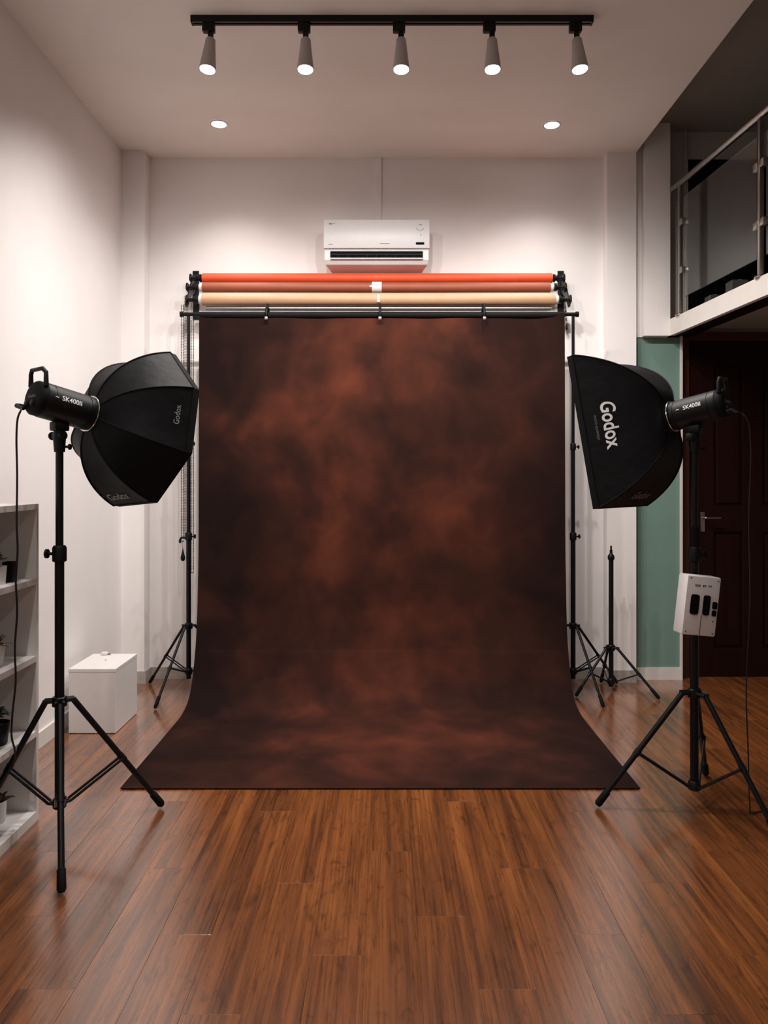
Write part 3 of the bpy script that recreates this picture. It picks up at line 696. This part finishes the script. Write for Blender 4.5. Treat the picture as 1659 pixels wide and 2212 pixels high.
def strobe(label, n, r, u, F_, text_side, base, stand_xy, ztop, grp, Rr=0.0615):
    """flash head whose axis runs along n and whose front ring is at F_"""
    Lh = 0.238; kR = Rr / 0.0615; vr = r * kR; vu = u * kR
    t = thing('studio_flash', base, label, 'studio light', grp)
    A = F_ - n * Lh
    body = MB().lathe([(rad * kR, h) for rad, h in [(.056, .030), (.0605, .034), (.0615, .040), (.0615, .060), (.0600, .061), (.0600, .064), (.0615, .065), (.0615, Lh - .030), (.0595, Lh - .029), (.0595, Lh - .026), (.0615, Lh - .025), (.0615, Lh - .008), (.058, Lh - .004)]], A, n, 40)
    body.build('body', M_blackpl, t, 30)
    MB().lathe([(rad * kR, h) for rad, h in [(.045, 0), (.054, .004), (.0595, .012), (.0600, .032), (.055, .036)]], A, n, 40).build('rear_cap', M_rubber, t, 30)
    MB().lathe([(rad * kR, h) for rad, h in [(.058, Lh - .004), (.0655, Lh - .003), (.0665, Lh), (.0655, Lh + .004), (.058, Lh + .005)]], A, n, 40).build('ring', M_chrome, t, 30)['label'] = 'silver mounting ring'
    # carrying handle over the rear end
    hp = [A + n * .012 - vr * .042 + vu * .040, A + n * .004 - vr * .045 + vu * .082, A + n * .0 - vr * .036 + vu * .096, A + n * .002 + vr * .030 + vu * .098, A + n * .010 + vr * .044 + vu * .086, A + n * .020 + vr * .046 + vu * .040]
    MB().tube(hp, [.010, .0085, .0085, .0085, .0085, .010], 10).build('handle', M_blackpl, t, 40)
    # rear dials
    dl = MB().lathe([(.013, 0), (.013, -.008), (.010, -.010)], A - r * .022 - u * .026, n, 16).lathe([(.013, 0), (.013, -.008), (.010, -.010)], A + r * .022 - u * .026, n, 16)
    dl.build('dial', M_blackpl, t, 40)
    MB().lathe([(.009, 0), (.009, -.016), (.006, -.022)], A - u * .040 - r * .030, n, 12).build('socket', M_blackpl, t, 40)
    def rear(x, y): return A - n * .0008 + (r * x + u * (y + .004))
    text_mesh('lettering', 'Godox', .020, rear, M_printg, t)
    def side(x, y):
        a = radians(12) + y / Rr; sd = text_side
        return A + n * (.125 + sd * x) + (r * sd * cos(a) + u * sin(a)) * (Rr + .0007)
    text_mesh('lettering', 'SK400II', .024 * kR, side, M_print, t, offset=.0004)
    def side2(x, y): return side(x - .062, y)
    text_mesh('lettering', '~', .024, side2, M_print, t, offset=.0004)
    # tilting bracket down to the stand
    sx, sy = stand_xy; mid = A + n * ((Vector((sx, sy, 0)) - Vector((A.x, A.y, 0))).dot(Vector((n.x, n.y, 0))) / (n.x ** 2 + n.y ** 2))
    zb = mid.z - Rr - .002
    yk = MB().box(-.024, .024, -.030, .030, zb - .030, zb + .006, Matrix.Translation((sx, sy, 0)) @ Matrix.Rotation(math.atan2(n.y, n.x) + pi / 2, 4, 'Z'), bev=.006)
    yk.build('mount_plate', M_blackpl, t, 40)
    yk = MB().tube([(sx, sy, zb - .02), (sx, sy, zb - .055), (sx, sy, ztop - .045)], [.021, .024, .020], 18)
    yk.tube([Vector((sx, sy, zb - .048)) - r * .030, Vector((sx, sy, zb - .048)) + r * .030], .017, 16)
    yk.build('tilt_bracket', M_blackpl, t, 40)
    kn = MB(); k0 = Vector((sx, sy, zb - .048)) - r * .028
    kn.tube([k0, k0 - r * .018], .006, 8).lathe([(.010, 0), (.017, .003), (.017, .011), (.011, .014)], k0 - r * .017, -r, 10)
    kn.build('knob', M_blackpl, t, 40)
    k0 = Vector((sx + .02, sy, ztop - .025)); MB().tube([k0, k0 + Vector((.016, 0, 0))], .005, 8).lathe([(.008, 0), (.012, .003), (.012, .009), (.008, .012)], k0 + Vector((.014, 0, 0)), (1, 0, 0), 10).build('knob', M_blackpl, t, 40)
    return A
def softbox(label, n, r, u, F_, corners, D, base, phi, front_name, grp):
    t = thing('softbox', base, label, 'softbox', grp)
    R0 = .066
    ribp, pan = soft_surface(F_ + n * .006, n, r, u, R0, corners, D, phi)
    k = len(corners)
    for i in range(k):
        MB().grid(14, 20, lambda a, b, i=i: pan(i, a, b)).build('fabric_panel', M_fab, t, 60)
        rb = MB().tube([ribp(i, q / 20) + (ribp(i, q / 20) - F_ - n * ((ribp(i, q / 20) - F_).dot(n))).normalized() * .0015 for q in range(21)], .0032, 6)
        rb.build('rib', M_rubber, t, 60)
    # rim band and recessed front diffuser
    o = F_ + n * (D + .006); rim = MB(); kk = k
    ring0 = [ribp(i, 1) for i in range(kk)]
    ring1 = [p + n * .028 for p in ring0]
    rim.tube(ring0 + [ring0[0]], .0035, 6)
    rim.add(ring0 + ring1, [(i, (i + 1) % kk, kk + (i + 1) % kk, kk + i) for i in range(kk)])
    rim.build('rim_band', M_rubber, t)
    MB().add([p.lerp(o, .004) - n * .001 for p in ring0] + [p.lerp(o, .004) - n * .003 for p in ring0],
             [tuple(range(kk)), tuple(range(kk, 2 * kk))] + [(i, (i + 1) % kk, kk + (i + 1) % kk, kk + i) for i in range(kk)]).build('front_diffuser', M_diff, t)['label'] = 'white diffuser cloth'
    MB().lathe([(.058, -.002), (.068, 0), (.068, .012), (.06, .016)], F_ + n * .004, n, 32, cap=False).build('mount_collar', M_rubber, t, 40)
    return t, ribp, pan
def frame(az, el, roll):
    n = Vector((sin(az) * cos(el), cos(az) * cos(el), sin(el))); r = n.cross(Vector((0, 0, 1))).normalized(); u = r.cross(n)
    return n, r * cos(roll) + u * sin(roll), -r * sin(roll) + u * cos(roll), r, u

# left stand, flash, octagonal softbox
SLx, SLy = -1.265, 2.985
t = thing('light_stand', (SLx, SLy, 0), 'tall black light stand carrying the flash with the octagonal softbox', 'stand', 'light stands')
tripod(t, SLx, SLy, [(-1.084, 2.574), (-.946, 3.26), (-1.575, 2.955, 0.043)], 0.531, 0.140, 0.0115, [(0.0175, .12, 1.10), (0.0145, 1.08, 1.545)], rc=0.052, frac=.53)
collar(t, SLx, SLy, 1.105, 0.0185, -1, 1.15)
n, rr_, uu_, r, u = frame(0.6685, -0.2045, -1.0939)
C_ = Vector((-1.0353, 3.2698, 1.6012)); D_ = 0.2453; Fl = C_ - n * D_ + Vector((-.004, 0, .006))
A1 = strobe('black studio flash head on the left stand, joined to the octagonal softbox', n, r, u, Fl, 1, (SLx, SLy, 1.56), (SLx, SLy), 1.545, 'studio flash heads', 0.069)
ang = [112.5, 67.5, 22.5, -22.5, -67.5, -112.5, -157.5, 157.5]
cor = [(0.3486 * (cos(radians(a) + pi / 8) * cos(-1.0939) - sin(radians(a) + pi / 8) * sin(-1.0939)), 0.3486 * (cos(radians(a) + pi / 8) * sin(-1.0939) + sin(radians(a) + pi / 8) * cos(-1.0939))) for a in ang]
t, ribp, pan = softbox('black octagonal softbox on the left flash head, seen from behind', n, r, u, Fl, cor, D_, Fl, radians(66), 'octagon', 'softboxes')
def on_panel(pan, i, s0, t0, ws, ht, flip=False):
    def fn(x, y):
        s = s0 + (-x if flip else x) / ws; q = t0 - y / ht
        return pan(i, s, q, .0035)
    return fn
text_mesh('lettering', 'Godox', .052, on_panel(pan, 3, .60, .87, .27, .42, True), M_printm, t, offset=.0008)
text_mesh('lettering', 'Godox', .030, on_panel(pan, 1, .46, .88, .27, .42, True), M_printm, t)

# right stand, flash, rectangular softbox
SRx, SRy = 1.316, 3.27
t = thing('light_stand', (SRx, SRy, 0), 'tall black light stand carrying the flash with the rectangular softbox', 'stand', 'light stands')
tripod(t, SRx, SRy, [(.899, 3.26), (1.502, 3.60), (1.515, 2.955)], 0.484, 0.095, 0.0115, [(0.0175, .075, 1.06), (0.0145, 1.04, 1.55)], rc=0.052, frac=.53)
collar(t, SRx, SRy, 1.075, 0.0185, 1, 1.15)
MB().lathe([(.016, 1.09), (.021, 1.095), (.021, 1.19), (.016, 1.195)], (SRx, SRy, 0), n=16).build('grip', M_rubber, t, 40)
n, rr_, uu_, r, u = frame(-0.7729, -0.1902, 0.0087)
C_ = Vector((1.046, 3.5482, 1.6058)); D_ = 0.2991; Fr = C_ - n * D_ + Vector((0, 0, .004))
A2 = strobe('black studio flash head on the right stand, joined to the rectangular softbox', n, r, u, Fr, -1, (SRx, SRy, 1.56), (SRx, SRy), 1.55, 'studio flash heads', 0.0635)
a_, b2_ = 0.2195, 0.3476
cor = [(-a_, b2_), (-a_, -b2_), (a_, -b2_), (a_, b2_)]
t, ribp, pan = softbox('black rectangular softbox with white lettering on the right flash head', n, r, u, Fr, cor, D_, Fr, radians(54), 'rectangle', 'softboxes')
text_mesh('lettering', 'Godox', .084, on_panel(pan, 0, .49, .79, .70, .46), M_print, t, offset=.0016)
text_mesh('lettering', 'PHOTO EQUIPMENT', .013, on_panel(pan, 0, .50, .905, .70, .46), M_printg, t)
text_mesh('lettering', 'Godox', .060, on_panel(pan, 1, .56, .84, .44, .46), M_printg, t, offset=.0008)

# cables
def smooth_path(ps, n=6): return [Vector(p) for p in catmull([tuple(p) for p in ps], n)]
sock = A1 - Vector(frame(0.6685, -0.2045, 0)[4]) * .040 - frame(0.6685, -0.2045, 0)[3] * .030 - frame(0.6685, -0.2045, 0)[0] * .02
pl = [sock, P(46, 884, 2.76), P(38, 905, 2.76), P(35.5, 950, 2.77), P(37, 1030, 2.78), P(36, 1130, 2.79), P(38, 1190, 2.80), P(34, 1250, 2.81), P(37, 1320, 2.82), P(32, 1400, 2.83), P(34, 1470, 2.84),
      P(27, 1540, 2.85), P(25, 1590, 2.86), P(32, 1622, 2.88), P(27, 1650, 2.93), Vector((-1.515, 2.935, .16)), Vector((-1.55, 2.915, .075)), Vector((-1.60, 2.86, .048)), Vector((-1.62, 2.6, .048))]
t = thing('power_cable', pl[5], 'dark power cable hanging from the left flash head past the white shelf', 'cable', 'power cables')
MB().tube(smooth_path(pl), 0.0036, 8).build('cord', M_cable, t, 60)
MB().tube([sock, sock - frame(0.6685, -0.2045, 0)[0] * .002 + Vector((-.008, -.01, 0)), P(50, 883, 2.765)], [.009, .009, .006], 10).build('plug', M_rubber, t, 40)
fr = frame(-0.7729, -0.1902, 0)
sock = A2 - fr[4] * .040 - fr[3] * .030 - fr[0] * .02
pr = [sock, P(1601, 893, 3.10), P(1612, 903, 3.09), P(1620, 930, 3.09), P(1622, 1000, 3.09), P(1618, 1120, 3.10), P(1620, 1300, 3.11), P(1612, 1480, 3.12), P(1616, 1620, 3.13), Vector((1.50, 3.16, .05)), Vector((1.54, 3.2, .006)), Vector((1.8, 3.3, .005)), Vector((2.3, 3.2, .005))]
t = thing('power_cable', pr[5], 'thin dark cable hanging from the right flash head in front of the door', 'cable', 'power cables')
MB().tube(smooth_path(pr), 0.0028, 8).build('cord', M_cable, t, 60)
MB().tube([sock, P(1592, 892, 3.10), P(1601, 893, 3.10)], [.009, .007, .005], 10).build('plug', M_rubber, t, 40)

# white power box on the right stand
bc = Vector((1.292, 3.185, EYE - (1306 - CY) / F_PX * 3.185))
Mx = Matrix.Translation(bc) @ Matrix.Rotation(radians(6.3), 4, 'Y') @ Matrix.Rotation(radians(9), 4, 'Z')
t = thing('power_box', bc, 'white tilted power box with black sockets hung on the right stand', 'power box')
W2, D2, H2 = .0745, .036, .122
MB().box(-W2, W2, -D2, D2, -H2, H2, Mx, bev=.006).build('box_body', M_whitepl, t, 40)
def plate(x0, x1, z0, z1, nm, mat, th=.003, bev=.0012): return MB().box(x0, x1, -D2 - th, -D2 + .001, z0, z1, Mx, bev=bev).build(nm, mat, t, 40)
def rounded(x0, x1, z0, z1, nm):
    cs = []; rr = min(x1 - x0, z1 - z0) * .30
    for (cx_, cz_, a0) in ((x1 - rr, z1 - rr, 0), (x0 + rr, z1 - rr, pi / 2), (x0 + rr, z0 + rr, pi), (x1 - rr, z0 + rr, 3 * pi / 2)):
        for q in range(5): a = a0 + q * pi / 8; cs.append((cx_ + rr * cos(a), cz_ + rr * sin(a)))
    m = MB(); m.prism(cs, 1, -D2 - .006, -D2 + .001)
    m.v = [Mx @ v for v in m.v]; m.build(nm, M_dark, t)
rounded(-.052, -.016, -.036, .046, 'socket'); rounded(.004, .033, -.036, .046, 'socket')
rounded(.046, .066, -.008, .022, 'switch'); rounded(.047, .065, -.037, -.013, 'switch')
plate(.0005, .004, -.118, -.036, 'seam', M_alu, .0012, 0)
def bx(x, y, cx_=-.005, cz_=.086, k=1): return Mx @ Vector((x + cx_, -D2 - .0008, y + cz_))
mk = MB()
for q in range(9):
    if q in (3, 6): continue
    wd = .0028; x0 = -.036 + q * .0085
    mk.box(x0 - wd, x0 + wd, -D2 - .0012, -D2 + .0002, .079 if q < 5 else .081, .0875, Mx)
tag(mk.build('printed_marks', M_mark, t), kind='stuff')
for (sx_, sz_) in ((-.060, .112), (.062, .108), (.060, -.110), (-.060, -.108), (.056, -.06)):
    m = MB().lathe([(.0035, -.0015), (.003, .002)], (sx_, -D2, sz_), (0, 1, 0), 10); m.v = [Mx @ v for v in m.v]; m.build('screw', M_mark, t)
MB().tube([Mx @ Vector((.0, D2 - .004, .10)), (SRx, SRy - .028, bc.z + .11), (SRx - .012, SRy - .027, bc.z + .13), (SRx, SRy - .029, bc.z + .16)], .003, 8).build('strap', M_rubber, t, 40)
MB().box(-.02, .02, D2 - .002, D2 + .028, -.03, .03, Mx, bev=.003).build('pole_clip', M_blackpl, t)

# ------------------------------------------------------------------ white plinth by the left wall
t = thing('plinth', (-1.60, 4.385, 0), 'white box plinth on the floor against the left wall', 'plinth')
MB().box(-1.732, -1.474, 4.203, 4.566, 0.003, 0.336, bev=.002).build('plinth_body', M_cube, t)
MB().box(-1.733, -1.473, 4.202, 4.567, 0.336, 0.355, bev=.002).build('plinth_top', M_cube, t)
MB().lathe([(.006, .355), (.005, .3575), (.002, .358)], (-1.60, 4.40, 0), n=12).build('screw_cap', M_alu, t)
t = thing('plug_adapter', (-1.64, 4.535, .355), 'tiny white plug adapter on the back edge of the white plinth', 'adapter')
MB().box(-1.672, -1.636, 4.52, 4.55, .356, .372, bev=.003).build('adapter_body', M_whitepl, t, 40)
MB().box(-1.636, -1.620, 4.527, 4.543, .356, .362, bev=.002).build('prong', M_alu, t)

# ------------------------------------------------------------------ shelf unit with plants
SX0, SX1, SY1, SY0 = XL + .003, -1.42, 3.150, 2.05
t = thing('shelf_unit', (-1.61, 2.6, 0), 'white open shelf unit standing against the left wall', 'shelf')
MB().box(SX0, SX1, SY1 - .020, SY1, 0, 1.294, bev=.001).build('side_panel', M_shelf, t)
MB().box(SX0, SX1, SY0, SY0 + .020, 0, 1.294, bev=.001).build('side_panel', M_shelf, t)
MB().box(SX0, SX1, SY0 + .0205, SY1 - .0205, 1.270, 1.294, bev=.001).build('top_board', M_shelf, t)
for z in (0.978, 0.663, 0.358): MB().box(SX0 + .006, SX1, SY0 + .0205, SY1 - .0205, z - .0125, z + .0125, bev=.001).build('shelf_board', M_shelf, t)
MB().box(SX0 + .006, SX1, SY0 + .0205, SY1 - .0205, 0.0, 0.042, bev=.001).build('bottom_board', M_shelf, t)
MB().box(SX0, SX0 + .005, SY0 + .0205, SY1 - .0205, 0.043, 1.269).build('back_panel', M_shelf, t)

def pot(t, x, y, z, r0, r1, h, mat, square=False):
    if square:
        m = MB(); vs = []
        for (r, zz) in ((r0, z), (r1, z + h), (r1 * .88, z + h), (r1 * .85, z + h * .8)):
            vs += [(x + sx * r, y + sy * r, zz) for sx, sy in ((-1, -1), (1, -1), (1, 1), (-1, 1))]
        m.add(vs, [(3, 2, 1, 0)] + [(4 * k + i, 4 * k + (i + 1) % 4, 4 * k + 4 + (i + 1) % 4, 4 * k + 4 + i) for k in range(3) for i in range(4)])
        m.build('pot', mat, t)
        MB().box(x - r1 * .84, x + r1 * .84, y - r1 * .84, y + r1 * .84, z + h * .78, z + h * .84).build('soil', M_soil, t)
    else:
        MB().lathe([(r0 * .9, 0), (r0, .004), (r1, h - .006), (r1 * 1.02, h), (r1 * .92, h), (r1 * .88, h * .8)], (x, y, z), n=28).build('pot', mat, t, 40)
        MB().lathe([(r1 * .86, h * .78), (r1 * .86, h * .82)], (x, y, z), n=20).build('soil', M_soil, t)
def leaf(m, base, d, ln, wd, droop=.3):
    d = Vector(d).normalized(); sd = d.cross(Vector((0, 0, 1)))
    sd = sd.normalized() if sd.length > .05 else Vector((1, 0, 0)); nn = sd.cross(d)
    pts = []
    for q in range(5):
        s = q / 4; c = base + d * ln * s - Vector((0, 0, droop * ln * s * s)); w = wd * (sin(pi * min(1, s * .9 + .12)))
        pts += [c - sd * w + nn * wd * .25, c, c + sd * w + nn * wd * .25]
    m.add(pts, [(3 * q + j, 3 * q + j + 1, 3 * q + 4 + j, 3 * q + 3 + j) for q in range(4) for j in range(2)])
def foliage(t, x, y, z, n, ln, wd, spread, mat=M_leaf, name='leaf', up=1.0, bush=False):
    rnd = random.Random(int(z * 1000) + n)
    for i in range(n):
        a = rnd.uniform(0, 2 * pi); e = rnd.uniform(.1, 1.3) if not bush else rnd.uniform(-.1, 1.5)
        d = Vector((cos(a) * cos(e), sin(a) * cos(e), sin(e) * up + .15)); b0 = Vector((x, y, z))
        if bush: b0 = b0 + d.normalized() * rnd.uniform(.2, 1) * spread
        else: b0 = b0 + Vector((cos(a), sin(a), 0)) * spread * rnd.uniform(0, 1)
        m = MB(); leaf(m, b0, d, ln * rnd.uniform(.7, 1.15), wd)
        m.build(name, mat, t, 60)
zs = [0.9905, 0.6755, 0.3705, 0.042]
x_, y_ = -1.474, 3.02
t = thing('potted_plant', (x_, y_, zs[0]), 'square black pot with a low dark plant on the upper shelf', 'plant', 'potted plants on the shelf')
pot(t, x_, y_, zs[0], .018, .021, .080, M_blackpl, True); foliage(t, x_ - .006, y_, zs[0] + .066, 14, .020, .005, .010)
x_, y_ = -1.487, 2.925
t = thing('potted_plant', (x_, y_, zs[0]), 'white pot with a round dark plant beside the square black pot', 'plant', 'potted plants on the shelf')
pot(t, x_, y_, zs[0], .028, .032, .072, M_whitepl, True); foliage(t, x_ + .006, y_, zs[0] + .092, 110, .018, .007, .030, bush=True)
x_, y_ = -1.502, 2.955
t = thing('potted_plant', (x_, y_, zs[1]), 'white pot with a spiky plant on the second shelf down', 'plant', 'potted plants on the shelf')
pot(t, x_, y_, zs[1], .030, .037, .085, M_whitepl); foliage(t, x_, y_, zs[1] + .075, 44, .066, .006, .012)
x_, y_ = -1.497, 2.965
t = thing('potted_plant', (x_, y_, zs[2]), 'round black pot with bushy green plant on the third shelf down', 'plant', 'potted plants on the shelf')
pot(t, x_, y_, zs[2], .036, .045, .085, M_blackpl); foliage(t, x_, y_, zs[2] + .105, 160, .020, .006, .040, bush=True)
x_, y_ = -1.505, 2.99
x_ = -1.53
t = thing('potted_plant', (x_, y_, zs[3]), 'small white pot with brown drooping leaves on the bottom shelf', 'plant', 'potted plants on the shelf')
pot(t, x_, 3.03, zs[3], .030, .036, .085, M_whitepl); foliage(t, x_ + .01, 3.03, zs[3] + .08, 9, .055, .018, .012, M_leafb)
